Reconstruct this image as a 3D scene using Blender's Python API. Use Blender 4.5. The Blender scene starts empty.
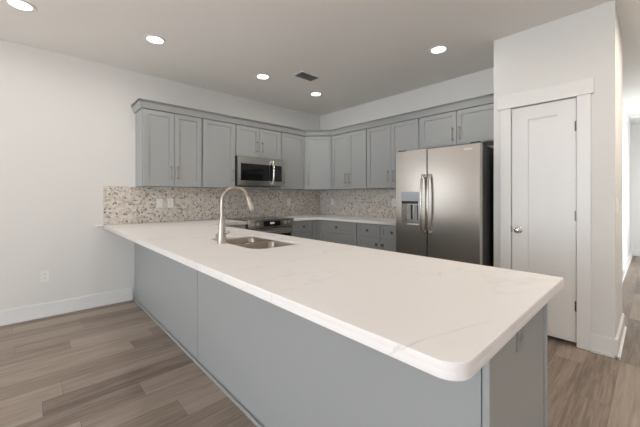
import bpy, bmesh, math
from mathutils import Vector, Matrix

# ------------------------------------------------------------------ camera, world, lights, exposure
S = bpy.context.scene
COL = S.collection
cam_d = bpy.data.cameras.new('camera')
cam = bpy.data.objects.new('camera', cam_d)
COL.objects.link(cam)
cam.location = (4.283, -3.966, 1.236)
cam.rotation_euler = (math.radians(90), 0, math.radians(90 - 42.832))
cam_d.sensor_width = 36.0
cam_d.lens = 309.558 / 640 * 36
cam_d.shift_y = -(213.5 - 196.97) / 640
cam_d.clip_start = 0.02
S.camera = cam

S.view_settings.view_transform = 'Standard'
S.view_settings.look = 'None'
S.view_settings.exposure = 0.0
S.view_settings.gamma = 1.0
S.view_settings.use_curve_mapping = False

W = bpy.data.worlds.new('sky')
S.world = W
W.use_nodes = True
W.node_tree.nodes['Background'].inputs[0].default_value = (0.75, 0.86, 1.0, 1)
W.node_tree.nodes['Background'].inputs[1].default_value = 1.0

CAN_POWER = 3.75
CAN_COLOR = (1.0, 0.94, 0.87)


def area(name, loc, target, sx, sy, power, color):
    d = bpy.data.lights.new(name, 'AREA')
    d.shape = 'RECTANGLE'
    d.size, d.size_y = sx, sy
    d.energy = power
    d.color = color
    o = bpy.data.objects.new(name, d)
    o.location = loc
    o.rotation_euler = (Vector(target) - Vector(loc)).to_track_quat('-Z', 'Y').to_euler()
    COL.objects.link(o)
    return o


# daylight entering through the windows behind and beside the camera, and at the hall
area('daylight_rear_window', (3.6, -8.72, 1.45), (3.6, 0, 1.45), 3.5, 2.0, 180, (0.80, 0.90, 1.0))
area('daylight_side_window', (7.72, -4.6, 1.45), (0, -4.6, 1.45), 2.8, 2.0, 18, (1.0, 0.95, 0.9))
area('daylight_hall_window', (5.6, 3.4, 1.3), (3.9, 3.4, 1.3), 1.1, 2.0, 85, (0.92, 0.96, 1.0))
area('daylight_left_window', (-0.2, -6.55, 1.5), (5.0, -6.55, 1.5), 3.2, 1.2, 20, (1.0, 0.95, 0.88))
# sun through the rear window, falling on the floor behind the camera
sun_d = bpy.data.lights.new('sun', 'SUN')
sun_d.energy = 60.0
sun_d.angle = math.radians(1.0)
sun_d.color = (1.0, 0.97, 0.93)
sun = bpy.data.objects.new('sun', sun_d)
sun.rotation_euler = Vector((-0.15, 1.0, -1.0)).to_track_quat('-Z', 'Y').to_euler()
sun.location = (4, -14, 6)
COL.objects.link(sun)

# ------------------------------------------------------------------ materials
MATS = {}


def new_mat(name):
    m = bpy.data.materials.new(name)
    m.use_nodes = True
    return m, m.node_tree.nodes, m.node_tree.links, m.node_tree.nodes['Principled BSDF']


def plain(name, color, rough=0.5, metal=0.0, spec=0.5, bump=0.0, bscale=200.0, var=0.0):
    m, N, L, b = new_mat(name)
    b.inputs['Roughness'].default_value = rough
    b.inputs['Metallic'].default_value = metal
    b.inputs['Specular IOR Level'].default_value = spec
    tc = N.new('ShaderNodeTexCoord')
    nz = N.new('ShaderNodeTexNoise')
    nz.inputs['Scale'].default_value = bscale
    L.new(tc.outputs['Object'], nz.inputs['Vector'])
    mx = N.new('ShaderNodeMix')
    mx.data_type = 'RGBA'
    c = Vector(color[:3])
    mx.inputs[6].default_value = (*(c * (1 - var)), 1)
    mx.inputs[7].default_value = (*(c * (1 + var)), 1)
    L.new(nz.outputs['Fac'], mx.inputs[0])
    L.new(mx.outputs[2], b.inputs['Base Color'])
    if bump:
        bp = N.new('ShaderNodeBump')
        bp.inputs['Strength'].default_value = bump
        bp.inputs['Distance'].default_value = 0.001
        L.new(nz.outputs['Fac'], bp.inputs['Height'])
        L.new(bp.outputs['Normal'], b.inputs['Normal'])
    MATS[name] = m
    return m


M_WALL = plain('wall_paint', (0.74, 0.728, 0.70), 0.7, bump=0.15, bscale=350, var=0.01)
M_CEIL = plain('ceiling_paint', (0.83, 0.82, 0.79), 0.85, bump=0.15, bscale=250, var=0.01)
M_TRIM = plain('trim_paint', (0.80, 0.79, 0.775), 0.35)
M_CAB = plain('cabinet_paint', (0.345, 0.355, 0.352), 0.38, var=0.01, bscale=60)
M_DARK = plain('dark_gap', (0.02, 0.02, 0.02), 0.6)
M_CARC = plain('cabinet_interior', (0.30, 0.31, 0.32), 0.5)
M_NICK = plain('brushed_nickel', (0.47, 0.415, 0.36), 0.33, metal=1.0)
M_PULL = plain('bronze_nickel', (0.36, 0.285, 0.225), 0.28, metal=1.0)
M_HANDLE = plain('handle_steel', (0.50, 0.46, 0.42), 0.2, metal=1.0)
M_CHROME = plain('polished_nickel', (0.72, 0.68, 0.63), 0.18, metal=1.0)
M_DKNICK = plain('dark_nickel', (0.16, 0.145, 0.135), 0.3, metal=1.0)
M_GLASS = plain('black_glass', (0.008, 0.008, 0.009), 0.06, spec=0.6)
M_BLACK = plain('black_plastic', (0.018, 0.018, 0.02), 0.4)
M_FSIDE = plain('dark_grey_steel', (0.035, 0.034, 0.034), 0.45)
M_WHITE = plain('white_plastic', (0.82, 0.81, 0.79), 0.35)
M_GREYPL = plain('grey_plastic', (0.30, 0.30, 0.31), 0.35)
M_LGREY = plain('pale_grey_panel', (0.42, 0.44, 0.47), 0.25)
M_VENT = plain('vent_grey', (0.45, 0.45, 0.44), 0.6)


def steel(name, color, rough, axis, stretch=160.0):
    """Brushed steel: fine streaks along one axis."""
    m, N, L, b = new_mat(name)
    b.inputs['Metallic'].default_value = 1.0
    b.inputs['Base Color'].default_value = (*color, 1)
    tc = N.new('ShaderNodeTexCoord')
    mp = N.new('ShaderNodeMapping')
    sc = [stretch] * 3
    sc[axis] = 2.0
    mp.inputs['Scale'].default_value = sc
    nz = N.new('ShaderNodeTexNoise')
    nz.inputs['Scale'].default_value = 4.0
    L.new(tc.outputs['Object'], mp.inputs['Vector'])
    L.new(mp.outputs['Vector'], nz.inputs['Vector'])
    mr = N.new('ShaderNodeMapRange')
    mr.inputs['To Min'].default_value = rough - 0.015
    mr.inputs['To Max'].default_value = rough + 0.015
    L.new(nz.outputs['Fac'], mr.inputs['Value'])
    L.new(mr.outputs['Result'], b.inputs['Roughness'])
    bp = N.new('ShaderNodeBump')
    bp.inputs['Strength'].default_value = 0.0
    bp.inputs['Distance'].default_value = 0.0006
    L.new(nz.outputs['Fac'], bp.inputs['Height'])
    L.new(bp.outputs['Normal'], b.inputs['Normal'])
    return m


M_STEEL = steel('brushed_steel', (0.52, 0.495, 0.465), 0.21, 0)
M_STEELY = steel('brushed_steel_range', (0.58, 0.56, 0.53), 0.22, 1)
M_SINK = steel('sink_steel', (0.35, 0.295, 0.255), 0.3, 0, 60)

# vinyl plank floor: boards run along y
m, N, L, b = new_mat('plank_floor')
M_FLOOR = m
tc = N.new('ShaderNodeTexCoord')
sep = N.new('ShaderNodeSeparateXYZ')
L.new(tc.outputs['Object'], sep.inputs[0])
cmb = N.new('ShaderNodeCombineXYZ')
# every row of boards starts at its own random place
rowd = N.new('ShaderNodeMath')
rowd.operation = 'DIVIDE'
L.new(sep.outputs['X'], rowd.inputs[0])
rowd.inputs[1].default_value = 0.18
rowf = N.new('ShaderNodeMath')
rowf.operation = 'FLOOR'
L.new(rowd.outputs[0], rowf.inputs[0])
wn = N.new('ShaderNodeTexWhiteNoise')
wn.noise_dimensions = '1D'
L.new(rowf.outputs[0], wn.inputs['W'])
roff = N.new('ShaderNodeMath')
roff.operation = 'MULTIPLY_ADD'
L.new(wn.outputs['Value'], roff.inputs[0])
roff.inputs[1].default_value = 7.3
L.new(sep.outputs['Y'], roff.inputs[2])
L.new(roff.outputs[0], cmb.inputs['X'])
L.new(sep.outputs['X'], cmb.inputs['Y'])
br = N.new('ShaderNodeTexBrick')
br.offset = 0.0
br.offset_frequency = 2
br.inputs['Color1'].default_value = (0, 0, 0, 1)
br.inputs['Color2'].default_value = (1, 1, 1, 1)
br.inputs['Mortar'].default_value = (0.5, 0.5, 0.5, 1)
br.inputs['Scale'].default_value = 1.0
br.inputs['Mortar Size'].default_value = 0.0012
br.inputs['Mortar Smooth'].default_value = 0.2
br.inputs['Bias'].default_value = 0.0
br.inputs['Brick Width'].default_value = 1.22
br.inputs['Row Height'].default_value = 0.18
L.new(cmb.outputs[0], br.inputs['Vector'])
# per-plank random shift of the grain
sepc = N.new('ShaderNodeSeparateColor')
L.new(br.outputs['Color'], sepc.inputs[0])
shift = N.new('ShaderNodeVectorMath')
shift.operation = 'MULTIPLY_ADD'
cs = N.new('ShaderNodeCombineXYZ')
for k in ('X', 'Y', 'Z'):
    L.new(sepc.outputs[0], cs.inputs[k])
L.new(cs.outputs[0], shift.inputs[0])
shift.inputs[1].default_value = (13.0, 7.0, 31.0)
L.new(cmb.outputs[0], shift.inputs[2])
mp = N.new('ShaderNodeMapping')
mp.inputs['Scale'].default_value = (1.0, 12.0, 1.0)
L.new(shift.outputs[0], mp.inputs['Vector'])
g1 = N.new('ShaderNodeTexNoise')
g1.inputs['Scale'].default_value = 1.6
g1.inputs['Detail'].default_value = 8
g1.inputs['Roughness'].default_value = 0.62
g1.inputs['Distortion'].default_value = 0.9
L.new(mp.outputs[0], g1.inputs['Vector'])
mp2 = N.new('ShaderNodeMapping')
mp2.inputs['Scale'].default_value = (2.2, 42.0, 1.0)
L.new(shift.outputs[0], mp2.inputs['Vector'])
g2 = N.new('ShaderNodeTexNoise')
g2.inputs['Scale'].default_value = 2.0
g2.inputs['Detail'].default_value = 5
g2.inputs['Distortion'].default_value = 0.4
L.new(mp2.outputs[0], g2.inputs['Vector'])
gmix = N.new('ShaderNodeMix')
gmix.data_type = 'FLOAT'
gmix.inputs[0].default_value = 0.38
L.new(g1.outputs['Fac'], gmix.inputs[2])
L.new(g2.outputs['Fac'], gmix.inputs[3])
mixf = N.new('ShaderNodeMath')
mixf.operation = 'MULTIPLY_ADD'
L.new(sepc.outputs[0], mixf.inputs[0])
mixf.inputs[1].default_value = 0.34
L.new(gmix.outputs[0], mixf.inputs[2])
cr = N.new('ShaderNodeValToRGB')
el = cr.color_ramp.elements
el[0].position, el[0].color = 0.42, (0.125, 0.092, 0.071, 1)
el[1].position, el[1].color = 0.86, (0.37, 0.298, 0.245, 1)
e = el.new(0.62)
e.color = (0.25, 0.192, 0.152, 1)
L.new(mixf.outputs[0], cr.inputs['Fac'])
mm = N.new('ShaderNodeMix')
mm.data_type = 'RGBA'
L.new(br.outputs['Fac'], mm.inputs[0])
L.new(cr.outputs['Color'], mm.inputs[6])
mm.inputs[7].default_value = (0.13, 0.095, 0.072, 1)
L.new(mm.outputs[2], b.inputs['Base Color'])
b.inputs['Roughness'].default_value = 0.42
bp = N.new('ShaderNodeBump')
bp.inputs['Strength'].default_value = 0.12
bp.inputs['Distance'].default_value = 0.002
L.new(g1.outputs['Fac'], bp.inputs['Height'])
L.new(bp.outputs['Normal'], b.inputs['Normal'])

# pebble-like marble mosaic
m, N, L, b = new_mat('mosaic_tile')
M_TILE = m
tc = N.new('ShaderNodeTexCoord')
mp = N.new('ShaderNodeMapping')
mp.inputs['Scale'].default_value = (43, 43, 43)
L.new(tc.outputs['Object'], mp.inputs['Vector'])
vo = N.new('ShaderNodeTexVoronoi')
vo.inputs['Randomness'].default_value = 0.85
vo.inputs['Scale'].default_value = 1.0
L.new(mp.outputs[0], vo.inputs['Vector'])
ve = N.new('ShaderNodeTexVoronoi')
ve.feature = 'DISTANCE_TO_EDGE'
ve.inputs['Randomness'].default_value = 0.85
ve.inputs['Scale'].default_value = 1.0
L.new(mp.outputs[0], ve.inputs['Vector'])
sc_ = N.new('ShaderNodeSeparateColor')
L.new(vo.outputs['Color'], sc_.inputs[0])
cr = N.new('ShaderNodeValToRGB')
cr.color_ramp.interpolation = 'CONSTANT'
el = cr.color_ramp.elements
el[0].position, el[0].color = 0.0, (0.24, 0.19, 0.15, 1)
el[1].position, el[1].color = 0.10, (0.44, 0.38, 0.32, 1)
for pos, c in ((0.28, (0.58, 0.52, 0.45, 1)), (0.52, (0.70, 0.65, 0.585, 1)), (0.84, (0.53, 0.48, 0.43, 1))):
    e = el.new(pos)
    e.color = c
L.new(sc_.outputs[0], cr.inputs['Fac'])
gr = N.new('ShaderNodeMapRange')
gr.inputs['From Min'].default_value = 0.05
gr.inputs['From Max'].default_value = 0.10
L.new(ve.outputs['Distance'], gr.inputs['Value'])
mm = N.new('ShaderNodeMix')
mm.data_type = 'RGBA'
L.new(gr.outputs['Result'], mm.inputs[0])
mm.inputs[6].default_value = (0.65, 0.605, 0.545, 1)
L.new(cr.outputs['Color'], mm.inputs[7])
L.new(mm.outputs[2], b.inputs['Base Color'])
b.inputs['Roughness'].default_value = 0.3
bp = N.new('ShaderNodeBump')
bp.inputs['Strength'].default_value = 0.3
bp.inputs['Distance'].default_value = 0.001
L.new(gr.outputs['Result'], bp.inputs['Height'])
L.new(bp.outputs['Normal'], b.inputs['Normal'])

# white quartz with faint grey veins
m, N, L, b = new_mat('quartz')
M_QUARTZ = m
tc = N.new('ShaderNodeTexCoord')


def vein(scale, seed, width, rot):
    mp = N.new('ShaderNodeMapping')
    mp.inputs['Location'].default_value = (seed, seed * 0.7, 0)
    mp.inputs['Rotation'].default_value = (0, 0, rot)
    mp.inputs['Scale'].default_value = (1.0, 0.45, 1.0)
    L.new(tc.outputs['Object'], mp.inputs['Vector'])
    n = N.new('ShaderNodeTexNoise')
    n.inputs['Scale'].default_value = scale
    n.inputs['Detail'].default_value = 6
    n.inputs['Roughness'].default_value = 0.55
    n.inputs['Distortion'].default_value = 0.7
    L.new(mp.outputs[0], n.inputs['Vector'])
    a = N.new('ShaderNodeMath')
    a.operation = 'SUBTRACT'
    L.new(n.outputs['Fac'], a.inputs[0])
    a.inputs[1].default_value = 0.5
    c = N.new('ShaderNodeMath')
    c.operation = 'ABSOLUTE'
    L.new(a.outputs[0], c.inputs[0])
    r = N.new('ShaderNodeMapRange')
    r.interpolation_type = 'SMOOTHSTEP'
    r.inputs['From Min'].default_value = 0.0
    r.inputs['From Max'].default_value = width
    r.inputs['To Min'].default_value = 1.0
    r.inputs['To Max'].default_value = 0.0
    L.new(c.outputs[0], r.inputs['Value'])
    # break veins up
    k = N.new('ShaderNodeTexNoise')
    k.inputs['Scale'].default_value = 1.7
    L.new(mp.outputs[0], k.inputs['Vector'])
    r2 = N.new('ShaderNodeMapRange')
    r2.inputs['From Min'].default_value = 0.45
    r2.inputs['From Max'].default_value = 0.65
    L.new(k.outputs['Fac'], r2.inputs['Value'])
    mu = N.new('ShaderNodeMath')
    mu.operation = 'MULTIPLY'
    L.new(r.outputs[0], mu.inputs[0])
    L.new(r2.outputs[0], mu.inputs[1])
    return mu


v1 = vein(1.1, 3.1, 0.012, 0.5)
v2 = vein(1.9, 9.4, 0.008, -0.4)
ad = N.new('ShaderNodeMath')
ad.operation = 'ADD'
ad.use_clamp = True
L.new(v1.outputs[0], ad.inputs[0])
L.new(v2.outputs[0], ad.inputs[1])
sc2 = N.new('ShaderNodeMath')
sc2.operation = 'MULTIPLY'
L.new(ad.outputs[0], sc2.inputs[0])
sc2.inputs[1].default_value = 0.40
mm = N.new('ShaderNodeMix')
mm.data_type = 'RGBA'
L.new(sc2.outputs[0], mm.inputs[0])
mm.inputs[6].default_value = (0.83, 0.80, 0.785, 1)
mm.inputs[7].default_value = (0.42, 0.385, 0.36, 1)
L.new(mm.outputs[2], b.inputs['Base Color'])
b.inputs['Roughness'].default_value = 0.32
b.inputs['Specular IOR Level'].default_value = 0.4


def emit(name, color, strength):
    m, N, L, b = new_mat(name)
    b.inputs['Base Color'].default_value = (0.9, 0.9, 0.9, 1)
    b.inputs['Emission Color'].default_value = (*color, 1)
    b.inputs['Emission Strength'].default_value = strength
    return m


M_LENS = emit('lit_lens', (1.0, 0.95, 0.88), 6.0)
M_DISPLAY = emit('clock_display', (0.5, 0.75, 1.0), 0.06)


def window_glass():
    m, N, L, b = new_mat('window_glass')
    b.inputs['Base Color'].default_value = (0.9, 0.95, 1.0, 1)
    b.inputs['Roughness'].default_value = 0.02
    tr = N.new('ShaderNodeBsdfTransparent')
    gl = N.new('ShaderNodeBsdfGlossy')
    gl.inputs['Roughness'].default_value = 0.02
    mx = N.new('ShaderNodeMixShader')
    mx.inputs[0].default_value = 0.04
    L.new(tr.outputs[0], mx.inputs[1])
    L.new(gl.outputs[0], mx.inputs[2])
    L.new(mx.outputs[0], N['Material Output'].inputs['Surface'])
    return m


M_PANE = window_glass()

# ------------------------------------------------------------------ mesh helpers


def bx(bm, x0, x1, y0, y1, z0, z1, bev=0.0, T=None):
    r = bmesh.ops.create_cube(bm, size=1.0)
    vs = r['verts']
    for v in vs:
        v.co = Vector(((x0 + x1) / 2 + v.co.x * (x1 - x0), (y0 + y1) / 2 + v.co.y * (y1 - y0), (z0 + z1) / 2 + v.co.z * (z1 - z0)))
    if bev > 0:
        es = list({e for v in vs for e in v.link_edges})
        r2 = bmesh.ops.bevel(bm, geom=es, offset=bev, segments=2, profile=0.5, affect='EDGES')
        vs = list({v for f in r2['faces'] for v in f.verts})
    if T is not None:
        for v in vs:
            v.co = T @ v.co
    return vs


def lathe(bm, prof, T, n=24, cap=True):
    """prof: list of (radius, height) revolved about local z."""
    rings = []
    for r, z in prof:
        if r < 1e-6:
            rings.append([bm.verts.new(T @ Vector((0, 0, z)))])
        else:
            rings.append([bm.verts.new(T @ Vector((r * math.cos(2 * math.pi * i / n), r * math.sin(2 * math.pi * i / n), z))) for i in range(n)])
    for a, c in zip(rings, rings[1:]):
        for i in range(n):
            j = (i + 1) % n
            if len(a) == 1 and len(c) == 1:
                continue
            if len(a) == 1:
                bm.faces.new((a[0], c[j], c[i]))
            elif len(c) == 1:
                bm.faces.new((a[i], a[j], c[0]))
            else:
                bm.faces.new((a[i], a[j], c[j], c[i]))
    if cap:
        for ring in (rings[0], rings[-1]):
            if len(ring) > 2:
                bm.faces.new(ring)


def tube(bm, pts, rad, n=12, T=None):
    pts = [Vector(p) for p in pts]
    rads = rad if isinstance(rad, (list, tuple)) else [rad] * len(pts)
    up = None
    rings = []
    for i, p in enumerate(pts):
        d = (pts[min(i + 1, len(pts) - 1)] - pts[max(i - 1, 0)]).normalized()
        if up is None:
            up = d.orthogonal().normalized()
        up = (up - d * up.dot(d)).normalized()
        s = d.cross(up)
        ring = []
        for k in range(n):
            a = 2 * math.pi * k / n
            q = p + (up * math.cos(a) + s * math.sin(a)) * rads[i]
            ring.append(bm.verts.new(T @ q if T is not None else q))
        rings.append(ring)
    for a, c in zip(rings, rings[1:]):
        for i in range(n):
            j = (i + 1) % n
            bm.faces.new((a[i], a[j], c[j], c[i]))
    bm.faces.new(rings[0])
    bm.faces.new(rings[-1])


def prism(bm, poly, z0, z1):
    a = [bm.verts.new((x, y, z0)) for x, y in poly]
    c = [bm.verts.new((x, y, z1)) for x, y in poly]
    n = len(poly)
    bm.faces.new(a)
    bm.faces.new(c)
    for i in range(n):
        j = (i + 1) % n
        bm.faces.new((a[i], a[j], c[j], c[i]))


def obj(name, bm, mat, parent=None, smooth=False):
    """Link one mesh object; origin at its centre, verts given in world space."""
    bmesh.ops.recalc_face_normals(bm, faces=bm.faces)
    co = [v.co for v in bm.verts]
    lo = Vector([min(c[i] for c in co) for i in range(3)])
    hi = Vector([max(c[i] for c in co) for i in range(3)])
    ctr = (lo + hi) / 2
    me = bpy.data.meshes.new(name)
    for v in bm.verts:
        v.co -= ctr
    bm.to_mesh(me)
    bm.free()
    if smooth:
        for p in me.polygons:
            p.use_smooth = True
        try:
            me.set_sharp_from_angle(angle=math.radians(40))
        except Exception:
            pass
    me.materials.append(mat)
    o = bpy.data.objects.new(name, me)
    COL.objects.link(o)
    o['_w'] = list(ctr)
    if parent is not None:
        o.parent = parent
        o.location = ctr - Vector(parent['_w'])
    else:
        o.location = ctr
    return o


def thing(name, label, cat, loc, group=None):
    o = bpy.data.objects.new(name, None)
    o.empty_display_size = 0.1
    COL.objects.link(o)
    o.location = loc
    o['_w'] = list(loc)
    o['label'] = label
    o['category'] = cat
    if group:
        o['group'] = group
    return o


def tag(o, label, cat, group=None):
    o['label'] = label
    o['category'] = cat
    if group:
        o['group'] = group
    return o


def struct(name, bm, mat, label=None, cat=None, smooth=False):
    o = obj(name, bm, mat, None, smooth)
    o['kind'] = 'structure'
    o['label'] = label or name.replace('_', ' ')
    o['category'] = cat or name.split('_')[0]
    return o


def BM():
    return bmesh.new()


def box_obj(name, dims, mat, parent=None, bev=0.0):
    bm = BM()
    bx(bm, *dims, bev=bev)
    return obj(name, bm, mat, parent)


def frame(origin, u, n):
    """Local (u along width, n outward, z up) -> world."""
    u = Vector(u).normalized()
    n = Vector(n).normalized()
    Mx = Matrix(((u.x, n.x, 0, origin[0]), (u.y, n.y, 0, origin[1]), (u.z, n.z, 1, origin[2]), (0, 0, 0, 1)))
    return Mx


def copy_tree(o, parent=None):
    c = o.copy()
    COL.objects.link(c)
    if parent is not None:
        c.parent = parent
    for ch in list(o.children):
        copy_tree(ch, c)
    return c


# ------------------------------------------------------------------ room shell
H = 2.758
XR, YR = 7.5, -8.5     # right wall and rear wall of the living area
HX, HY = 3.95, 5.3     # hall wall and hall end
PX0, PX1, PY = 3.22, 4.08, -0.67

floor = struct('floor', (lambda b: (bx(b, -0.12, XR + 0.12, YR - 0.12, HY + 0.12, -0.1, 0.0), b)[1])(BM()), M_FLOOR, 'brown grey wood plank floor', 'floor')
struct('ceiling', (lambda b: (bx(b, -0.12, XR + 0.12, YR - 0.12, HY + 0.12, H, H + 0.1), b)[1])(BM()), M_CEIL, 'plain white painted ceiling', 'ceiling')
bm = BM()
bx(bm, 0, PX1, 0, 0.12, 0, H)
struct('wall_back', bm, M_WALL, 'white back wall behind the refrigerator run', 'wall')
# pantry closet with a door opening
DX0, DX1, DZ = 3.372, 3.850, 2.066
bm = BM()
bx(bm, PX0, DX0, PY, PY + 0.11, 0, H)
bx(bm, DX1, PX1, PY, PY + 0.11, 0, H)
bx(bm, DX0, DX1, PY, PY + 0.11, DZ, H)
bx(bm, PX0, PX0 + 0.1, PY + 0.11, 0, 0, H)
bx(bm, PX1 - 0.1, PX1, PY + 0.11, 0, 0, H)
struct('wall_pantry', bm, M_WALL, 'white pantry closet walls projecting beside the refrigerator', 'wall')
bm = BM()
bx(bm, HX - 0.12, HX, 0.12, HY + 0.12, 0, H)
struct('wall_hall', bm, M_WALL, 'white hallway wall beyond the pantry', 'wall')
bm = BM()
bx(bm, HX, 5.52, HY, HY + 0.12, 0, H)
struct('wall_end', bm, M_WALL, 'wall closing the far end of the hallway', 'wall')


def wall_with_hole(name, x0, x1, y0, y1, axis, a0, a1, z0, z1, label):
    bm = BM()
    if axis == 'x':
        bx(bm, x0, a0, y0, y1, 0, H)
        bx(bm, a1, x1, y0, y1, 0, H)
        bx(bm, a0, a1, y0, y1, 0, z0)
        bx(bm, a0, a1, y0, y1, z1, H)
    else:
        bx(bm, x0, x1, y0, a0, 0, H)
        bx(bm, x0, x1, a1, y1, 0, H)
        bx(bm, x0, x1, a0, a1, 0, z0)
        bx(bm, x0, x1, a0, a1, z1, H)
    return struct(name, bm, M_WALL, label, 'wall')


def window(name, axis, c, a0, a1, z0, z1, label):
    """Frame, mullion and glass set in a wall opening."""
    bm = BM()
    fr = 0.05

    def put(p0, p1, q0, q1, th):
        if axis == 'x':
            bx(bm, p0, p1, c - th, c + th, q0, q1)
        else:
            bx(bm, c - th, c + th, p0, p1, q0, q1)
    put(a0, a0 + fr, z0, z1, 0.03)
    put(a1 - fr, a1, z0, z1, 0.03)
    put(a0 + fr, a1 - fr, z0, z0 + fr, 0.03)
    put(a0 + fr, a1 - fr, z1 - fr, z1, 0.03)
    mid = (a0 + a1) / 2
    put(mid - 0.02, mid + 0.02, z0 + fr, z1 - fr, 0.025)
    w = struct(name, bm, M_TRIM, label, 'window')
    bm = BM()
    put(a0 + fr, mid - 0.02, z0 + fr, z1 - fr, 0.003)
    put(mid + 0.02, a1 - fr, z0 + fr, z1 - fr, 0.003)
    obj('pane', bm, M_PANE, w)


wall_with_hole('wall_left', -0.12, 0, YR - 0.12, 0.12, 'y', -8.05, -5.05, 0.95, 2.05, 'long white left wall behind the range')
window('window_4', 'y', -0.06, -8.05, -5.05, 0.95, 2.05, 'window in the left wall beyond the frame')
wall_with_hole('wall_rear', 0, XR, YR - 0.12, YR, 'x', 1.9, 5.3, 0.5, 2.4, 'wall behind the camera with a wide window')
window('window_1', 'x', YR - 0.06, 1.9, 5.3, 0.5, 2.4, 'wide window in the wall behind the camera')
wall_with_hole('wall_right', XR, XR + 0.12, YR - 0.12, 0.12, 'y', -5.95, -3.25, 0.5, 2.4, 'right hand wall of the living area with a window')
window('window_2', 'y', XR + 0.06, -5.95, -3.25, 0.5, 2.4, 'wide window in the right hand wall')
bm = BM()
bx(bm, 5.4, XR, 0, 0.12, 0, H)
struct('wall_far_right', bm, M_WALL, 'short wall to the right of the hallway mouth', 'wall')
wall_with_hole('wall_hall_right', 5.4, 5.52, 0.12, HY, 'y', 2.9, 3.9, 0.35, 2.25, 'right hand hallway wall with a window')
window('window_3', 'y', 5.46, 2.9, 3.9, 0.35, 2.25, 'hallway window')


# baseboards with a shoe moulding
def baseboard(name, segs, label):
    """segs: (x0,y0,x1,y1,nx,ny) wall line and outward normal"""
    bm = BM()
    for x0, y0, x1, y1, nx, ny in segs:
        for th, z0, z1 in ((0.016, 0.0, 0.132), (0.012, 0.132, 0.140), (0.030, 0.0, 0.020)):
            xa, xb = sorted((x0, x1))
            ya, yb = sorted((y0, y1))
            if nx:
                xa, xb = sorted((x0, x0 + nx * th))
            if ny:
                ya, yb = sorted((y0, y0 + ny * th))
            bx(bm, xa, xb, ya, yb, z0, z1)
    return struct(name, bm, M_TRIM, label, 'baseboard')


baseboard('baseboard_left', [(0, YR, 0, -3.09, 1, 0)], 'white baseboard along the left wall')
baseboard('baseboard_pantry', [(3.94, PY, PX1 + 0.016, PY, 0, -1), (PX1, PY - 0.03, PX1, 0.12, 1, 0)], 'tall white baseboard wrapping the pantry corner')
baseboard('baseboard_hall', [(HX, 0.12, HX, HY, 1, 0)], 'white baseboard along the hallway wall')
baseboard('baseboard_end', [(HX, HY, 5.4, HY, 0, -1)], 'white baseboard at the hallway end')
baseboard('baseboard_rear', [(0.03, YR, XR, YR, 0, 1)], 'white baseboard behind the camera')
baseboard('baseboard_right', [(XR, YR + 0.03, XR, 0, -1, 0)], 'white baseboard on the right wall')

# pantry door casing
bm = BM()
bx(bm, 3.283, 3.372, PY - 0.019, PY, 0, 2.066, 0.002)
struct('trim_1', bm, M_TRIM, 'left leg of the white pantry door casing', 'trim')
bm = BM()
bx(bm, 3.850, 3.940, PY - 0.019, PY, 0, 2.066, 0.002)
struct('trim_2', bm, M_TRIM, 'right leg of the white pantry door casing', 'trim')
bm = BM()
bx(bm, 3.258, 3.958, PY - 0.026, PY, 2.066, 2.192, 0.002)
struct('trim_3', bm, M_TRIM, 'flat white head board over the pantry door', 'trim')

# pantry door
dy0, dy1 = PY + 0.004, PY + 0.039
bm = BM()
x0, x1, z0, z1 = 3.377, 3.845, 0.028, 2.060
px0, px1, pz0, pz1 = 3.505, 3.715, 0.26, 1.94
bx(bm, x0, px0, dy0, dy1, z0, z1)
bx(bm, px1, x1, dy0, dy1, z0, z1)
bx(bm, px0, px1, dy0, dy1, z0, pz0)
bx(bm, px0, px1, dy0, dy1, pz1, z1)
bx(bm, px0, px1, dy0 + 0.013, dy1 - 0.009, pz0, pz1)
door = struct('door_1', bm, M_TRIM, 'narrow white pantry door with one tall recessed panel', 'door')
T = frame((3.430, dy0, 0.931), (1, 0, 0), (0, -1, 0)) @ Matrix.Rotation(math.radians(-90), 4, 'X')
bm = BM()
lathe(bm, [(0.0, 0.0), (0.031, 0.0), (0.031, 0.004), (0.026, 0.009), (0.012, 0.012), (0.010, 0.028), (0.016, 0.034), (0.026, 0.042), (0.028, 0.050), (0.025, 0.058), (0.015, 0.064), (0.0, 0.066)], T, 24, cap=False)
kn = obj('door_knob', bm, M_CHROME, door, True)
kn['label'] = 'round nickel knob'
for hz in (1.824, 1.079, 0.330):
    bm = BM()
    tube(bm, [(3.8475, dy0 - 0.007, hz - 0.042), (3.8475, dy0 - 0.007, hz + 0.042)], 0.0058, 10)
    bx(bm, 3.836, 3.850, dy0 - 0.004, dy0 - 0.0005, hz - 0.042, hz + 0.042)
    obj('hinge', bm, M_DKNICK, door, True)
bm = BM()
bx(bm, 3.3715, 3.380, dy0 - 0.003, dy0 - 0.0002, 0.905, 0.962)
obj('latch_plate', bm, M_DKNICK, door)

# ------------------------------------------------------------------ kitchen cabinets
UB, UT = 1.362, 2.250   # bottom and top of wall cabinets
UD = 0.315              # wall cabinet box depth
DT = 0.019


def shaker(bm, T, w, h, rail=0.057, th=DT):
    s = min(rail, h * 0.28)
    bx(bm, 0, rail, 0, th, 0, h, 0.0012, T)
    bx(bm, w - rail, w, 0, th, 0, h, 0.0012, T)
    bx(bm, rail, w - rail, 0, th, 0, s, 0.0012, T)
    bx(bm, rail, w - rail, 0, th, h - s, h, 0.0012, T)
    bx(bm, rail - 0.003, w - rail + 0.003, 0.002, th - 0.010, s - 0.003, h - s + 0.003, 0, T)


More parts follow.
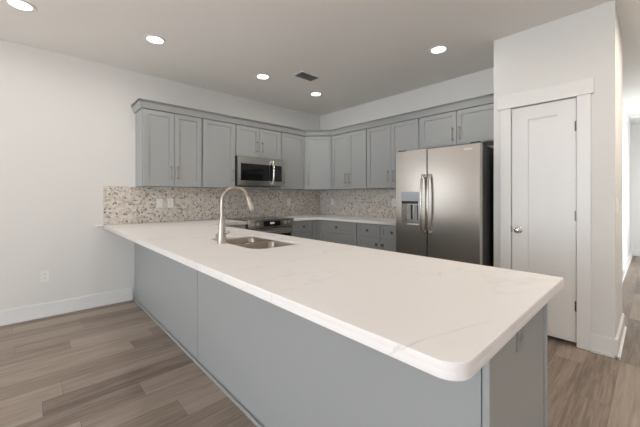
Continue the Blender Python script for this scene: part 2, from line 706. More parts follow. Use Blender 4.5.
def pull(bm, T, u, z, length, vertical=True, stand=0.030, r=0.0050):
    """bar pull on two posts, local u,n,z"""
    hl = length / 2
    e = hl - 0.018
    if vertical:
        A = lambda t: (u, stand, z + t)
        P = lambda t, n: (u, n, z + t)
    else:
        A = lambda t: (u + t, stand, z)
        P = lambda t, n: (u + t, n, z)
    pts = [A(-hl), A(-hl + 0.004)] + [A(-hl + 0.004 + (length - 0.008) * k / 8) for k in range(1, 9)] + [A(hl)]
    tube(bm, pts, [r * 0.6] + [r] * (len(pts) - 2) + [r * 0.6], 10, T)
    for t in (-e, e):
        tube(bm, [P(t, 0.0), P(t, 0.003), P(t, 0.005), P(t, stand)], [r * 1.6, r * 1.5, r * 0.95, r * 0.95], 10, T)


def knob(bm, T, u, z):
    R = T @ Matrix.Translation((u, 0, z)) @ Matrix.Rotation(math.radians(-90), 4, 'X')
    lathe(bm, [(0.0, 0), (0.009, 0), (0.008, 0.003), (0.0055, 0.006), (0.0055, 0.014), (0.016, 0.019), (0.020, 0.024), (0.016, 0.029), (0.006, 0.031), (0.0, 0.0315)], R, 16, cap=False)


def door_part(root, T, u0, u1, z0, z1, handle=None, kind='door', rail=0.057):
    """one shaker door or drawer front, with its handle as a sub-part"""
    bm = BM()
    TT = T @ Matrix.Translation((u0, 0, z0))
    shaker(bm, TT, u1 - u0, z1 - z0, rail)
    d = obj(kind, bm, M_CAB, root)
    if handle:
        hk, hu, hz = handle
        bm = BM()
        TH = T @ Matrix.Translation((0, DT, 0))
        if hk == 'pull':
            pull(bm, TH, hu, hz, 0.165)
            obj('handle', bm, M_PULL, d, True)
        else:
            knob(bm, TH, hu, hz)
            obj('knob', bm, M_DKNICK, d, True)
    return d


def upper(label, T, w, z0, doors, hz, depth=UD, group='wall cabinets'):
    """T: origin at left end of the box front plane (z=0); doors list of (u0,u1,handle_u or None)"""
    loc = T @ Vector((w / 2, -depth / 2, z0))
    root = thing('wall_cabinet', label, 'cabinet', loc, group)
    bm = BM()
    bx(bm, 0.0005, w - 0.0005, -depth + 0.001, 0, z0, UT, 0, T)
    obj('cabinet_box', bm, M_CAB, root)
    for u0, u1, hu in doors:
        door_part(root, T, u0, u1, z0 + 0.004, UT - 0.003, ('pull', hu, hz) if hu is not None else None)
    return root


def FA(y0):   # front plane of the left-wall run, u = +y
    return frame((UD, y0, 0), (0, 1, 0), (1, 0, 0))


def FB(x0):   # front plane of the back-wall run, u = +x
    return frame((x0, -UD, 0), (1, 0, 0), (0, -1, 0))


upper('grey two-door wall cabinet at the left end of the run, above two outlets', FA(-3.053), 0.683, UB,
      [(0.010, 0.339, 0.304), (0.343, 0.672, 0.378)], 1.528)
upper('grey single-door wall cabinet just left of the microwave', FA(-2.370), 0.470, UB,
      [(0.012, 0.456, 0.424)], 1.528)
upper('short grey two-door wall cabinet directly over the microwave', FA(-1.900), 0.765, 1.815,
      [(0.012, 0.380, 0.338), (0.384, 0.753, 0.420)], 1.968)
upper('narrow grey single-door wall cabinet between the microwave and the corner', FA(-1.135), 0.493, UB,
      [(0.014, 0.470, 0.050)], 1.528)
upper('grey two-door wall cabinet just right of the diagonal corner cabinet', FB(0.642), 0.739, UB,
      [(0.012, 0.368, 0.333), (0.372, 0.727, 0.407)], 1.526)
upper('grey two-door wall cabinet beside the left edge of the refrigerator', FB(1.381), 0.853, UB,
      [(0.012, 0.425, 0.388), (0.429, 0.841, 0.466)], 1.526)
upper('short grey two-door wall cabinet over the stainless refrigerator', FB(2.234), 0.980, 1.845,
      [(0.020, 0.476, 0.437), (0.482, 0.966, 0.521)], 1.975)

# diagonal corner wall cabinet
root = thing('corner_wall_cabinet', 'grey diagonal wall cabinet filling the corner of the two walls', 'cabinet', (0.25, -0.25, UB), 'wall cabinets')
bm = BM()
prism(bm, [(0.001, -0.001), (0.001, -0.6415), (UD - 0.001, -0.6415), (0.6415, -UD + 0.001), (0.6415, -0.001)], UB, UT)
obj('cabinet_box', bm, M_CAB, root)
s2 = math.sqrt(0.5)
dl = (0.642 - UD) * math.sqrt(2)
TD = frame((UD, -0.642, 0), (s2, s2, 0), (s2, -s2, 0))
door_part(root, TD, 0.030, dl - 0.022, UB + 0.004, UT - 0.003, ('pull', 0.058, 1.528))


# crown moulding swept along the run
def sweep(bm, path, prof, closed_ends=True):
    rings = []
    n = len(path)
    for i, p in enumerate(path):
        p = Vector(p)
        d0 = (Vector(path[i]) - Vector(path[i - 1])).normalized() if i > 0 else None
        d1 = (Vector(path[i + 1]) - Vector(path[i])).normalized() if i < n - 1 else None
        n0 = Vector((d0.y, -d0.x)) if d0 else None
        n1 = Vector((d1.y, -d1.x)) if d1 else None
        if n0 is None:
            mit = n1
        elif n1 is None:
            mit = n0
        else:
            mm_ = (n0 + n1).normalized()
            mit = mm_ / mm_.dot(n0)
        rings.append([bm.verts.new((p.x + mit.x * o, p.y + mit.y * o, z)) for o, z in prof])
    k = len(prof)
    for a, c in zip(rings, rings[1:]):
        for i in range(k):
            j = (i + 1) % k
            bm.faces.new((a[i], a[j], c[j], c[i]))
    bm.faces.new(rings[0])
    bm.faces.new(rings[-1])


e_ = UD + DT
a_ = 0.642 + DT * 0.41
bm = BM()
sweep(bm, [(0.001, -3.054), (e_, -3.054), (e_, -a_), (a_, -e_), (PX0 - 0.002, -e_)],
      [(-0.02, UT), (0.017, UT), (0.019, UT + 0.006), (0.021, UT + 0.012), (0.038, UT + 0.056), (0.046, UT + 0.064), (0.024, UT + 0.066), (0.024, UT + 0.083), (0.050, UT + 0.083), (0.050, UT + 0.089), (-0.02, UT + 0.089)])
tag(obj('crown_molding', bm, M_CAB), 'grey crown molding running along the tops of all wall cabinets', 'molding')

# ------------------------------------------------------------------ base cabinets
CT0, CT1 = 0.878, 0.914
BD = 0.612             # base box depth
TK = 0.10


def base_box(bm, T, w, depth=BD):
    bx(bm, 0.0005, w - 0.0005, -depth + 0.002, 0, TK, CT0 - 0.001, 0, T)
    bx(bm, 0.0005, w - 0.0005, -depth + 0.002, -0.07, 0, TK, 0, T)


def base(label, T, w, fronts):
    loc = T @ Vector((w / 2, -BD / 2, 0))
    root = thing('base_cabinet', label, 'cabinet', loc, 'base cabinets')
    bm = BM()
    base_box(bm, T, w)
    obj('cabinet_box', bm, M_CAB, root)
    for kind, u0, u1, z0, z1, hu, hz in fronts:
        door_part(root, T, u0, u1, z0, z1, ('knob', hu, hz), kind, 0.05)
    return root


def GA(y0):
    return frame((BD, y0, 0), (0, 1, 0), (1, 0, 0))


def GB(x0):
    return frame((x0, -BD, 0), (1, 0, 0), (0, -1, 0))


zt0, zt1 = 0.700, 0.866
zm0, zm1 = 0.410, 0.694
zb0, zb1 = 0.112, 0.404
base('grey three-drawer base cabinet between the range and the corner', GA(-1.132), 0.400,
     [('drawer', 0.010, 0.392, zt0, zt1, 0.195, 0.783), ('drawer', 0.010, 0.392, zm0, zm1, 0.195, 0.55), ('drawer', 0.010, 0.392, zb0, zb1, 0.195, 0.26)])
base('grey base cabinet left of the range, mostly behind the peninsula', GA(-2.420), 0.515,
     [('drawer', 0.010, 0.505, zt0, zt1, 0.26, 0.783), ('door', 0.010, 0.505, zb0, zm1, 0.46, 0.64)])
base('wide grey three-drawer base cabinet on the back wall nearest the corner', GB(0.672), 0.771,
     [('drawer', 0.018, 0.761, zt0, zt1, 0.388, 0.783), ('drawer', 0.018, 0.761, zm0, zm1, 0.388, 0.55), ('drawer', 0.018, 0.761, zb0, zb1, 0.388, 0.26)])
base('grey base cabinet with two drawers over two doors, left of the refrigerator', GB(1.443), 0.800,
     [('drawer', 0.010, 0.396, zt0, zt1, 0.200, 0.783), ('drawer', 0.404, 0.790, zt0, zt1, 0.592, 0.783),
      ('door', 0.010, 0.396, zb0, zm1, 0.350, 0.61), ('door', 0.404, 0.790, zb0, zm1, 0.446, 0.61)])
root = thing('corner_base_cabinet', 'plain grey filler cabinet in the inside corner of the base run', 'cabinet', (0.3, -0.3, 0), 'base cabinets')
bm = BM()
prism(bm, [(0.002, -0.002), (0.002, -0.731), (BD, -0.731), (BD, -BD), (0.671, -BD), (0.671, -0.002)], TK, CT0 - 0.001)
prism(bm, [(0.002, -0.002), (0.002, -0.731), (BD - 0.07, -0.731), (BD - 0.07, -BD + 0.07), (0.671, -BD + 0.07), (0.671, -0.002)], 0, TK)
obj('cabinet_box', bm, M_CAB, root)
bm = BM()
bx(bm, BD, BD + DT, -0.731, -BD - DT, TK + 0.012, 0.866)
bx(bm, BD + DT, 0.671, -BD - DT, -BD, TK + 0.012, 0.866)
obj('filler_panel', bm, M_CAB, root)

# peninsula
PF, PB, PXE = -3.065, -2.435, 3.984
root = thing('peninsula_cabinet', 'long grey panelled peninsula carrying the white counter and sink', 'peninsula', (2.0, -2.75, 0))
bm = BM()
# hollow box so that the sink hangs inside it
bx(bm, 0.002, 1.78, PF + 0.012, PB - 0.02, TK, CT0 - 0.001)
bx(bm, 2.68, PXE - 0.012, PF + 0.012, PB - 0.02, TK, CT0 - 0.001)
bx(bm, 1.78, 2.68, PF + 0.012, PF + 0.030, TK, CT0 - 0.001)
bx(bm, 1.78, 2.68, PB - 0.040, PB - 0.02, TK, CT0 - 0.001)
bx(bm, 1.78, 2.68, PF + 0.030, PB - 0.040, TK, 0.62)
bx(bm, 0.002, PXE - 0.012, PF + 0.012, PB - 0.09, 0, TK)
obj('cabinet_box', bm, M_CAB, root)
for x0, x1 in ((0.004, 1.9605), (1.9670, 3.961)):
    bm = BM()
    bx(bm, x0, x1, PF, PF + 0.012, 0.0, CT0 - 0.001, 0.001)
    obj('back_panel', bm, M_CAB, root)
bm = BM()
bx(bm, 3.965, PXE, PF - 0.005, PF + 0.014, 0.0, CT0 - 0.001, 0.002)
obj('corner_stile', bm, M_CAB, root)
bm = BM()
bx(bm, PXE - 0.012, PXE - 0.002, PF + 0.014, PB - 0.032, 0.0, CT0 - 0.001)
obj('end_panel', bm, M_CAB, root)
bm = BM()
bx(bm, PXE - 0.014, PXE + 0.006, PB - 0.032, PB, 0.0, CT0 - 0.001, 0.004)
obj('end_stile', bm, M_CAB, root)
bm = BM()
bx(bm, 0.032, 3.985, PF - 0.018, PF - 0.0055, 0.0, 0.020, 0.003)
obj('shoe_molding', bm, M_CAB, root)
TP = frame((0, PB - 0.02, 0), (-1, 0, 0), (0, 1, 0))
for u0, u1, kind, z0, z1 in ((-3.96, -3.50, 'door', zb0, zm1), (-3.96, -3.50, 'drawer', zt0, zt1), (-3.49, -2.86, 'door', zb0, zt1),
                             (-2.85, -2.36, 'door', zb0, zt1), (-2.35, -1.86, 'door', zb0, zt1), (-1.85, -1.30, 'door', zb0, zm1), (-1.85, -1.30, 'drawer', zt0, zt1),
                             (-1.29, -0.66, 'door', zb0, zt1)):
    door_part(root, TP, u0, u1, z0, z1, ('knob', u0 + 0.05 if kind == 'door' else (u0 + u1) / 2, z1 - 0.06), kind, 0.05)


# ------------------------------------------------------------------ countertops (one slab each, from filled outlines)
def rounded(pts, radii, seg=8):
    out = []
    n = len(pts)
    for i, p in enumerate(pts):
        r = radii[i]
        p = Vector(p)
        if r <= 0:
            out.append(p)
            continue
        a = (Vector(pts[i - 1]) - p).normalized()
        c = (Vector(pts[(i + 1) % n]) - p).normalized()
        ang = a.angle(c)
        t = r / math.tan(ang / 2)
        ctr = p + (a + c).normalized() * (r / math.sin(ang / 2))
        s = (p + a * t) - ctr
        f = (p + c * t) - ctr
        for k in range(seg + 1):
            w = k / seg
            v = s.lerp(f, w)
            out.append(ctr + v.normalized() * r)
    return out


def slab(name, loops, z0, z1, mat, bev=0.003):
    cu = bpy.data.curves.new(name, 'CURVE')
    cu.dimensions = '2D'
    cu.fill_mode = 'BOTH'
    cu.extrude = (z1 - z0) / 2 - bev
    cu.bevel_depth = bev
    cu.bevel_resolution = 2
    cu.offset = -bev
    for lp in loops:
        sp = cu.splines.new('POLY')
        sp.points.add(len(lp) - 1)
        for q, p in zip(sp.points, lp):
            q.co = (p[0], p[1], 0, 1)
        sp.use_cyclic_u = True
    tmp = bpy.data.objects.new(name + '_tmp', cu)
    COL.objects.link(tmp)
    dg = bpy.context.evaluated_depsgraph_get()
    me = bpy.data.meshes.new_from_object(tmp.evaluated_get(dg))
    bpy.data.objects.remove(tmp)
    bm = BM()
    bm.from_mesh(me)
    bmesh.ops.remove_doubles(bm, verts=bm.verts, dist=1e-5)
    bmesh.ops.translate(bm, verts=bm.verts, vec=(0, 0, (z0 + z1) / 2))
    return obj(name, bm, mat)


SX0, SX1, SY0, SY1 = 1.945, 2.632, -2.972, -2.588
outer = rounded([(0.001, -3.378), (4.038, -3.378), (4.038, -2.408), (0.66, -2.408), (0.66, -1.899), (0.001, -1.899)], [0, 0.05, 0.006, 0.01, 0, 0])
hole = rounded([(SX0, SY0), (SX0, SY1), (SX1, SY1), (SX1, SY0)], [0.06, 0.06, 0.05, 0.09])
ct = slab('countertop', [outer, hole], CT1 - 0.020, CT1, M_QUARTZ)
# built-up edge under the 2 cm slab
inner = rounded([(0.05, -3.33), (3.99, -3.33), (3.99, -2.456), (0.61, -2.456), (0.61, -1.945), (0.05, -1.945)], [0, 0.01, 0, 0, 0, 0])
apron = slab('countertop_edge', [outer, inner], CT0, CT1 - 0.0175, M_QUARTZ, 0.001)
bm = BM()
bm.from_mesh(ct.data)
off = apron.location - ct.location
bm2 = BM()
bm2.from_mesh(apron.data)
bmesh.ops.translate(bm2, verts=bm2.verts, vec=off)
tmp_me = bpy.data.meshes.new('tmp')
bm2.to_mesh(tmp_me)
bm.from_mesh(tmp_me)
bm.to_mesh(ct.data)
bm.free()
bm2.free()
bpy.data.objects.remove(apron)
bpy.data.meshes.remove(tmp_me)
tag(ct, 'white veined quartz counter covering the peninsula, with a sink cutout', 'countertop')
bm = BM()
bx(bm, 0.001, 0.024, -3.462, -3.377, 0.900, 0.9135, 0.002)
obj('ledge', bm, M_QUARTZ, ct)
ct2 = slab('countertop', [[Vector(p) for p in [(0.001, -1.130), (0.66, -1.130), (0.66, -0.66), (2.246, -0.66), (2.246, -0.001), (0.001, -0.001)]]], CT0, CT1, M_QUARTZ)
tag(ct2, 'white quartz counter turning the corner between range and refrigerator', 'countertop')

# mosaic backsplashes
bm = BM()
bx(bm, 0.0003, 0.010, -3.375, -0.0105, CT1 + 0.0005, UB - 0.0005)
tag(obj('backsplash', bm, M_TILE), 'grey beige mosaic tile backsplash along the left wall behind the range', 'backsplash')
bm = BM()
bx(bm, 0.0003, 2.25, -0.010, -0.0003, CT1 + 0.0005, UB - 0.0005)
tag(obj('backsplash', bm, M_TILE), 'grey beige mosaic tile backsplash on the back wall left of the refrigerator', 'backsplash')


# ------------------------------------------------------------------ sink
def rr(x0, x1, y0, y1, r, z, seg=6):
    return [(p.x, p.y, z) for p in rounded([(x0, y0), (x1, y0), (x1, y1), (x0, y1)], [r] * 4, seg)]


def bowl_mesh(bm, x0, x1, y0, y1, r, ztop, depth):
    loops = []
    for ins, z, rad in ((-0.016, ztop, r + 0.012), (0.0, ztop, r), (0.003, ztop - 0.01, r), (0.008, ztop - depth + 0.04, r), (0.018, ztop - depth + 0.012, r), (0.045, ztop - depth, r * 0.7)):
        loops.append([bm.verts.new(p) for p in rr(x0 + ins, x1 - ins, y0 + ins, y1 - ins, rad, z)])
    for a, c in zip(loops, loops[1:]):
        n = len(a)
        for i in range(n):
            bm.faces.new((a[i], a[(i + 1) % n], c[(i + 1) % n], c[i]))
    bm.faces.new(loops[-1])


sink = thing('double_sink', 'stainless double bowl sink set into the peninsula counter', 'sink', (2.22, -2.75, CT0))
zt = CT1 - 0.0205
for x0, x1 in ((SX0 + 0.004, 2.212), (2.250, SX1 - 0.004)):
    bm = BM()
    bowl_mesh(bm, x0, x1, SY0 + 0.004, SY1 - 0.004, 0.05, zt - 0.002, 0.19)
    o = obj('bowl', bm, M_SINK, sink, True)
    sm = o.modifiers.new('thickness', 'SOLIDIFY')
    sm.thickness = 0.0015
    sm.offset = -1
    bm = BM()
    lathe(bm, [(0.0, 0.001), (0.030, 0.001), (0.034, 0.005), (0.042, 0.004), (0.043, 0.0005)], Matrix.Translation(((x0 + x1) / 2, (SY0 + SY1) / 2, zt - 0.1925 + 0.0016)), 20, cap=False)
    obj('drain', bm, M_CHROME, o, True)

# ------------------------------------------------------------------ faucet
fx, fy = 2.243, -3.004
fau = thing('kitchen_faucet', 'tall brushed nickel gooseneck faucet with pull-down spray head', 'faucet', (fx, fy, CT1))
bm = BM()
lathe(bm, [(0.0, 0.0005), (0.032, 0.0005), (0.032, 0.006), (0.0295, 0.010), (0.0275, 0.06), (0.022, 0.12), (0.0165, 0.165), (0.0145, 0.175), (0.0, 0.175)], Matrix.Translation((fx, fy, CT1)), 24, cap=False)
obj('faucet_body', bm, M_NICK, fau, True)
dirv = Vector((0.10, 0.995, 0)).normalized()
R_ = 0.098
zc = 1.202
pts = [Vector((fx, fy, CT1 + 0.168)), Vector((fx, fy, 1.12)), Vector((fx, fy, 1.17))]
for k in range(17):
    a = math.pi - k * math.radians(163) / 16
    pts.append(Vector((fx, fy, zc)) + dirv * (R_ + R_ * math.cos(a)) + Vector((0, 0, R_ * math.sin(a))))
bm = BM()
tube(bm, pts, 0.0125, 14)
obj('neck', bm, M_NICK, fau, True)
d = (pts[-1] - pts[-2]).normalized()
p = pts[-1]
bm = BM()
tube(bm, [p - d * 0.004, p + d * 0.002, p + d * 0.02, p + d * 0.055, p + d * 0.088, p + d * 0.094, p + d * 0.096], [0.0132, 0.0155, 0.0165, 0.0205, 0.0265, 0.0255, 0.020], 18)
sh = obj('spray_head', bm, M_NICK, fau, True)
bm = BM()
side = dirv.cross(Vector((0, 0, 1)))
q = p + d * 0.03 + dirv * 0.0165
bx(bm, q.x - 0.006, q.x + 0.006, q.y - 0.003, q.y + 0.003, q.z - 0.014, q.z + 0.014, 0.002)
obj('spray_button', bm, M_BLACK, sh)
bm = BM()
tube(bm, [(fx - 0.020, fy, 0.962), (fx - 0.038, fy, 0.962), (fx - 0.058, fy, 0.962), (fx - 0.062, fy, 0.962)], [0.021, 0.021, 0.021, 0.016], 18)
hb = obj('handle_hub', bm, M_NICK, fau, True)
bm = BM()
tube(bm, [(fx + 0.018, fy + 0.012, 0.986), (fx + 0.036, fy + 0.020, 0.991), (fx + 0.052, fy + 0.028, 0.995), (fx + 0.056, fy + 0.030, 0.996)], [0.011, 0.0095, 0.0095, 0.007], 12)
obj('lever', bm, M_NICK, fau, True)

# ------------------------------------------------------------------ range
ry0, ry1 = -1.893, -1.136
rng = thing('electric_range', 'stainless slide-in electric range with black glass cooktop on left wall', 'range', (0.33, (ry0 + ry1) / 2, 0))
bm = BM()
bx(bm, 0.013, 0.612, ry0, ry1, 0.06, 0.908)
bx(bm, 0.10, 0.56, ry0 + 0.03, ry1 - 0.03, 0.0, 0.06)
obj('range_body', bm, M_FSIDE, rng)
bm = BM()
bx(bm, 0.014, 0.640, ry0, ry1, 0.9085, 0.922, 0.002)
ckt = obj('cooktop', bm, M_GLASS, rng)
for (bxx, byy, rr_) in ((0.19, -1.70, 0.075), (0.19, -1.33, 0.09), (0.45, -1.70, 0.10), (0.45, -1.33, 0.075)):
    bm = BM()
    lathe(bm, [(rr_, 0.0), (rr_ + 0.003, 0.0), (rr_ + 0.003, 0.0004), (rr_, 0.0004), (rr_, 0.0)], Matrix.Translation((bxx, byy, 0.9222)), 32, cap=False)
    obj('burner_ring', bm, M_GREYPL, ckt)
bm = BM()
# slanted control panel
prof = [(0.640, 0.926), (0.652, 0.926), (0.676, 0.812), (0.613, 0.812), (0.613, 0.9075), (0.640, 0.9075)]
va = [bm.verts.new((x, ry0, z)) for x, z in prof]
vb = [bm.verts.new((x, ry1, z)) for x, z in prof]
bm.faces.new(va)
bm.faces.new(vb)
for i in range(6):
    j = (i + 1) % 6
    bm.faces.new((va[i], va[j], vb[j], vb[i]))
cp = obj('control_panel', bm, M_STEELY, rng)
# panel-local frame: u = +y, n = outward, w = up the slope
nv = Vector((0.114, 0, 0.024)).normalized()
wv = Vector((-0.024, 0, 0.114)).normalized()


def panelT(y, t):
    o = Vector((0.676, y, 0.812)) + wv * t
    return Matrix(((0, nv.x, wv.x, o.x), (1, nv.y, wv.y, o.y), (0, nv.z, wv.z, o.z), (0, 0, 0, 1)))


for y in (-1.822, -1.745, -1.292, -1.222):
    bm = BM()
    lathe(bm, [(0.0, 0.0005), (0.024, 0.0005), (0.024, 0.006), (0.019, 0.008), (0.017, 0.028), (0.015, 0.031), (0.0, 0.031)], panelT(y, 0.058) @ Matrix.Rotation(math.radians(-90), 4, 'X'), 20, cap=False)
    kb = obj('control_knob', bm, M_NICK, cp, True)
bm = BM()
bx(bm, -0.14, 0.14, 0.0003, 0.002, 0.022, 0.092, 0, panelT(-1.52, 0))
obj('display_panel', bm, M_GLASS, cp)
bm = BM()
bx(bm, -0.035, 0.035, 0.0022, 0.0028, 0.050, 0.074, 0, panelT(-1.52, 0))
obj('clock', bm, M_DISPLAY, cp)
bm = BM()
bx(bm, 0.613, 0.655, ry0 + 0.004, ry1 - 0.004, 0.215, 0.800, 0.004)
od = obj('oven_door', bm, M_STEELY, rng)
bm = BM()
bx(bm, 0.6553, 0.6575, ry0 + 0.05, ry1 - 0.05, 0.30, 0.715)
obj('oven_window', bm, M_GLASS, od)
bm = BM()
tube(bm, [(0.700, ry0 + 0.05, 0.760), (0.700, ry1 - 0.05, 0.760)], 0.0115, 14)
for y in (ry0 + 0.085, ry1 - 0.085):
    tube(bm, [(0.655, y, 0.760), (0.700, y, 0.760)], 0.009, 10)
obj('oven_handle', bm, M_NICK, od, True)
bm = BM()
bx(bm, 0.613, 0.655, ry0 + 0.004, ry1 - 0.004, 0.065, 0.207, 0.004)
obj('storage_drawer', bm, M_STEELY, rng)

# ------------------------------------------------------------------ microwave
my0, my1, mz0, mz1 = -1.897, -1.138, 1.392, 1.812
mx = 0.385
mw = thing('microwave', 'stainless over-the-range microwave hung under a short cabinet', 'microwave', (0.2, (my0 + my1) / 2, mz0))
box_obj('microwave_body', (0.012, mx - 0.030, my0, my1, mz0, mz1), M_BLACK, mw, 0.002)
bm = BM()
# door frame: stainless around the dark window
mxd = mx
yd = -1.325      # right end of the window glass zone
bx(bm, mx - 0.029, mxd, my0 + 0.002, my0 + 0.045, mz0 + 0.006, mz1 - 0.002)
bx(bm, mx - 0.029, mxd, my0 + 0.045, my1, mz1 - 0.102, mz1 - 0.002)
bx(bm, mx - 0.029, mxd, my0 + 0.045, my1, mz0 + 0.006, mz0 + 0.078)
bx(bm, mx - 0.029, mxd, my1 - 0.020, my1, mz0 + 0.078, mz1 - 0.102)
md = obj('microwave_door', bm, M_STEELY, mw)
bm = BM()
bx(bm, mx - 0.029, mxd - 0.003, my0 + 0.0455, -1.330, mz0 + 0.0785, mz1 - 0.1025)
obj('door_window', bm, M_GLASS, md)
bm = BM()
bx(bm, mx - 0.029, mxd - 0.003, -1.3295, my1 - 0.0205, mz0 + 0.0785, mz1 - 0.1025)
ctl = obj('control_pad', bm, M_GLASS, mw)
bm = BM()
for r in range(6):
    for c in range(3):
        y = -1.285 + c * 0.042
        z = mz0 + 0.098 + r * 0.030
        bx(bm, mxd - 0.0029, mxd - 0.0022, y, y + 0.030, z, z + 0.018)
obj('keypad', bm, M_BLACK, ctl)
bm = BM()
hpts = []
for k in range(13):
    t = k / 12
    z = mz0 + 0.040 + t * (mz1 - mz0 - 0.085)
    hpts.append((mxd + 0.012 + 0.040 * math.sin(math.pi * t) ** 0.6, -1.335, z))
tube(bm, hpts, 0.014, 12)
for z in (mz0 + 0.044, mz1 - 0.050):
    bx(bm, mxd, mxd + 0.018, -1.346, -1.324, z - 0.012, z + 0.012, 0.002)
obj('microwave_handle', bm, M_CHROME, md, True)

# ------------------------------------------------------------------ refrigerator
fx0, fx1 = 2.266, 3.178
ff = -0.902
FZ = 1.748
fr = thing('refrigerator', 'stainless side-by-side refrigerator with water dispenser beside the pantry', 'refrigerator', ((fx0 + fx1) / 2, -0.45, 0))
bm = BM()
bx(bm, fx0 + 0.004, fx1 - 0.004, -0.828, -0.04, 0.03, FZ - 0.012, 0.004)
bx(bm, fx0 + 0.03, fx1 - 0.03, -0.80, -0.08, 0.0, 0.03)
obj('refrigerator_body', bm, M_FSIDE, fr)
xs = 2.645


def fridge_door(x0, x1, hole=None):
    bm = BM()
    z0, z1 = 0.055, FZ
    if hole is None:
        bx(bm, x0, x1, ff, ff + 0.066, z0, z1, 0.006)
    else:
        hx0, hx1, hz0, hz1 = hole
        bx(bm, x0, hx0, ff, ff + 0.066, z0, z1)
        bx(bm, hx1, x1, ff, ff + 0.066, z0, z1)
        bx(bm, hx0, hx1, ff, ff + 0.066, z0, hz0)
        bx(bm, hx0, hx1, ff, ff + 0.066, hz1, z1)
        bmesh.ops.remove_doubles(bm, verts=bm.verts, dist=1e-5)
    return bm


dh = (2.329, 2.556, 0.915, 1.292)
dL = obj('freezer_door', fridge_door(fx0, xs - 0.004, dh), M_STEEL, fr)
dR = obj('refrigerator_door', fridge_door(xs + 0.004, fx1), M_STEEL, fr)
for door_, hx in ((dL, xs - 0.036), (dR, xs + 0.036)):
    bm = BM()
    hp = []
    for k in range(19):
        t = k / 18
        hp.append((hx, ff - 0.020 - 0.038 * math.sin(math.pi * t) ** 0.45, 0.855 + t * 0.615))
    tube(bm, hp, 0.0130, 12)
    for z in (0.862, 1.463):
        bx(bm, hx - 0.012, hx + 0.012, ff - 0.026, ff, z - 0.016, z + 0.016, 0.003)
    obj('door_handle', bm, M_HANDLE, door_, True)
# dispenser
bm = BM()
bx(bm, dh[0], dh[1], ff - 0.002, ff + 0.055, 1.190, dh[3], 0.002)
disp = obj('dispenser_panel', bm, M_LGREY, dL)
bm = BM()
bx(bm, dh[0], dh[0] + 0.010, ff - 0.001, ff + 0.060, dh[2], 1.190)
bx(bm, dh[1] - 0.010, dh[1], ff - 0.001, ff + 0.060, dh[2], 1.190)
bx(bm, dh[0] + 0.010, dh[1] - 0.010, ff + 0.056, ff + 0.060, dh[2], 1.190)
bx(bm, dh[0] + 0.010, dh[1] - 0.010, ff - 0.004, ff + 0.056, dh[2], dh[2] + 0.016)
obj('dispenser_recess', bm, M_STEEL, dL)
for px in (2.390, 2.470):
    bm = BM()
    bx(bm, px, px + 0.045, ff + 0.030, ff + 0.042, 0.985, 1.150, 0.003)
    obj('dispenser_paddle', bm, M_GREYPL, dL)
bm = BM()
bx(bm, dh[0] + 0.03, dh[1] - 0.03, ff + 0.008, ff + 0.055, 1.160, 1.1895)
obj('dispenser_nozzle', bm, M_BLACK, dL)
bm = BM()
bx(bm, 3.030, 3.112, ff - 0.0025, ff, 1.688, 1.706)
nb = obj('badge', bm, M_CHROME, dR)
for hx0 in (fx0 + 0.01, fx1 - 0.10):
    bm = BM()
    bx(bm, hx0, hx0 + 0.09, -0.87, -0.70, FZ - 0.0115, FZ + 0.018, 0.004)
    obj('hinge_cover', bm, M_BLACK, fr)


# ------------------------------------------------------------------ outlets and switches
def outlet(name, label, cat, T, kind, mat, w=0.072, h=0.116, group='wall plates'):
    """plate in the local u (width) / n (outward) / z frame, centred on T's origin"""
    o_ = T @ Vector((0, 0, 0))
    root = thing(name, label, cat, o_, group)
    bm = BM()
    bx(bm, -w / 2, w / 2, 0.0003, 0.0055, -h / 2, h / 2, 0.0018, T)
    obj('cover_plate', bm, mat, root)
    if kind == 'outlet':
        for z in (-0.0195, 0.0195):
            bm = BM()
            bx(bm, -0.0165, 0.0165, 0.0056, 0.0075, z - 0.014, z + 0.014, 0.0008, T)
            rc = obj('receptacle', bm, mat, root)
            bm = BM()
            for u in (-0.0065, 0.0065):
                bx(bm, u - 0.001, u + 0.001, 0.0076, 0.0079, z - 0.003, z + 0.006, 0, T)
            bx(bm, -0.002, 0.002, 0.0076, 0.0079, z - 0.010, z - 0.006, 0, T)
            obj('slots', bm, M_BLACK, rc)
    else:
        n = kind
        for k in range(n):
            u = (k - (n - 1) / 2) * 0.046
            bm = BM()
            bx(bm, u - 0.0165, u + 0.0165, 0.0056, 0.0085, -0.033, 0.033, 0.001, T)
            obj('rocker', bm, mat, root)
    return root


def WA(y, z, off=0.0):
    return frame((off, y, z), (0, 1, 0), (1, 0, 0))


def WB(x, z, off=0.0):
    return frame((x, -off, z), (1, 0, 0), (0, -1, 0))


outlet('wall_outlet', 'white outlet low on the bare left wall above the baseboard', 'outlet', WA(-3.876, 0.418), 'outlet', M_WHITE)
outlet('light_switch', 'white rocker switch on the mosaic, left one of the pair', 'switch', WA(-2.787, 1.157, 0.010), 1, M_WHITE)
outlet('wall_outlet', 'white outlet on the mosaic, right one of the pair under the end cabinet', 'outlet', WA(-2.657, 1.157, 0.010), 'outlet', M_WHITE)
outlet('wall_outlet', 'white outlet on the mosaic between the range and the corner', 'outlet', WA(-0.740, 1.150, 0.010), 'outlet', M_WHITE)
outlet('wall_outlet', 'white outlet on the back wall mosaic nearest the corner', 'outlet', WB(0.350, 1.146, 0.010), 'outlet', M_WHITE)
outlet('wall_outlet', 'white outlet on the back wall mosaic beside the refrigerator', 'outlet', WB(1.640, 1.152, 0.010), 'outlet', M_WHITE)
outlet('wall_outlet', 'grey outlet on the end panel of the peninsula under the counter', 'outlet', frame((PXE - 0.002, -2.790, 0.795), (0, 1, 0), (1, 0, 0)), 'outlet', M_GREYPL)
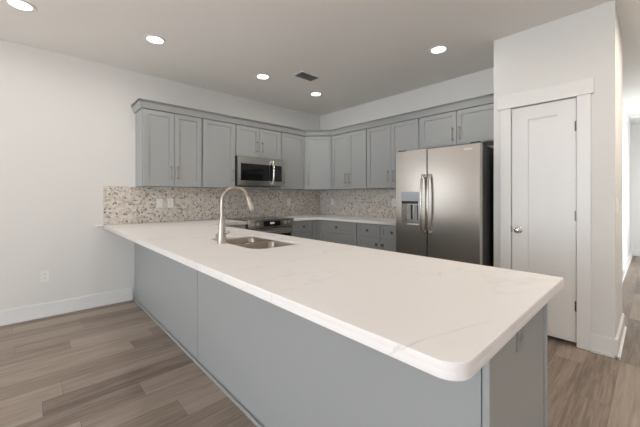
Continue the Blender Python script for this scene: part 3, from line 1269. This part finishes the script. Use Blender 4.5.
outlet('light_switch', 'white switch plate on the side wall of the pantry facing the hallway', 'switch', frame((PX1, -0.590, 1.166), (0, 1, 0), (1, 0, 0)), 2, M_WHITE, w=0.118)
outlet('wall_outlet', 'white outlet low on the far hallway wall', 'outlet', frame((HX, 4.1, 0.35), (0, 1, 0), (1, 0, 0)), 'outlet', M_WHITE)

# ------------------------------------------------------------------ ceiling fittings


def can_light(loc, label):
    root = thing('recessed_light', label, 'ceiling light', loc, 'recessed ceiling lights')
    x, y, z = loc
    bm = BM()
    lathe(bm, [(0.070, -0.0005), (0.096, -0.0005), (0.094, -0.005), (0.078, -0.008), (0.070, -0.006), (0.070, -0.0005)], Matrix.Translation(loc), 40, cap=False)
    obj('trim_ring', bm, M_WHITE, root, True)
    bm = BM()
    lathe(bm, [(0.0, -0.003), (0.0695, -0.003), (0.0695, -0.0008), (0.0, -0.0008)], Matrix.Translation(loc), 40, cap=False)
    obj('lens', bm, M_LENS, root)
    ld = bpy.data.lights.new('lamp', 'AREA')
    ld.shape = 'DISK'
    ld.size = 0.13
    ld.energy = CAN_POWER
    ld.color = CAN_COLOR
    ld.spread = math.radians(170)
    lo = bpy.data.objects.new('lamp', ld)
    COL.objects.link(lo)
    lo.parent = root
    lo.location = (0, 0, -0.012)
    return root


cans = [((0.877, -4.040), 'lit recessed ceiling light at the upper left edge of the photo'),
        ((1.005, -3.101), 'lit recessed ceiling light over the left end of the peninsula'),
        ((0.926, -1.836), 'lit recessed ceiling light in front of the microwave, left of the vent'),
        ((0.888, -0.900), 'lit recessed ceiling light nearest the room corner'),
        ((2.772, -0.898), 'lit recessed ceiling light in front of the refrigerator'),
        ((2.772, -3.101), 'added unseen recessed light above the near end of the peninsula, out of the frame'),  # this and the rest are unseen cans added to brighten the right side
        ((4.85, -0.45), 'added unseen fill light at the hallway mouth, out of the frame'),
        ((4.42, -1.90), 'added unseen fill light between peninsula and hallway, out of the frame')]
first = can_light((*cans[0][0], H), cans[0][1])
for (x, y), lab in cans[1:]:
    c = copy_tree(first)
    c.location = (x, y, H)
    c['label'] = lab
    if x > 4:  # added hall cans: stronger, warmer fill for floor and pantry
        lamp = [ch for ch in c.children if ch.type == 'LIGHT'][0]
        lamp.data = lamp.data.copy()
        lamp.data.energy = 24.0 if y > -1 else 11.0
        lamp.data.color = (1.0, 0.87, 0.73)

vent = thing('ceiling_vent', 'small dark grey louvered ceiling vent between two recessed lights', 'vent', (1.305, -1.433, H))
bm = BM()
vx0, vx1, vy0, vy1 = 1.205, 1.405, -1.590, -1.276
for d4 in ((vx0, vx0 + 0.02, vy0, vy1), (vx1 - 0.02, vx1, vy0, vy1), (vx0 + 0.02, vx1 - 0.02, vy0, vy0 + 0.02), (vx0 + 0.02, vx1 - 0.02, vy1 - 0.02, vy1)):
    bx(bm, *d4, H - 0.008, H - 0.0005, 0.001)
obj('vent_frame', bm, M_WHITE, vent)
bm = BM()
n = 11
for k in range(n):
    x = vx0 + 0.026 + k * (vx1 - vx0 - 0.052) / (n - 1)
    Tl = Matrix.Translation((x, 0, H - 0.006)) @ Matrix.Rotation(math.radians(35), 4, 'Y')
    bx(bm, -0.007, 0.007, vy0 + 0.021, vy1 - 0.021, -0.0006, 0.0006, 0, Tl)
obj('louvers', bm, M_VENT, vent)
box_obj('duct_opening', (vx0 + 0.0205, vx1 - 0.0205, vy0 + 0.0205, vy1 - 0.0205, H - 0.0012, H - 0.0005), M_GREYPL, vent)

sd = thing('smoke_detector', 'round white smoke detector on the hallway ceiling', 'smoke detector', (4.04, 4.4, H))
bm = BM()
lathe(bm, [(0.0, -0.034), (0.035, -0.034), (0.052, -0.026), (0.056, -0.010), (0.060, -0.0005), (0.0, -0.0005)], Matrix.Translation((4.04, 4.4, H)), 28, cap=False)
obj('detector_housing', bm, M_WHITE, sd, True)

for o in bpy.data.objects:
    if '_w' in o:
        del o['_w']
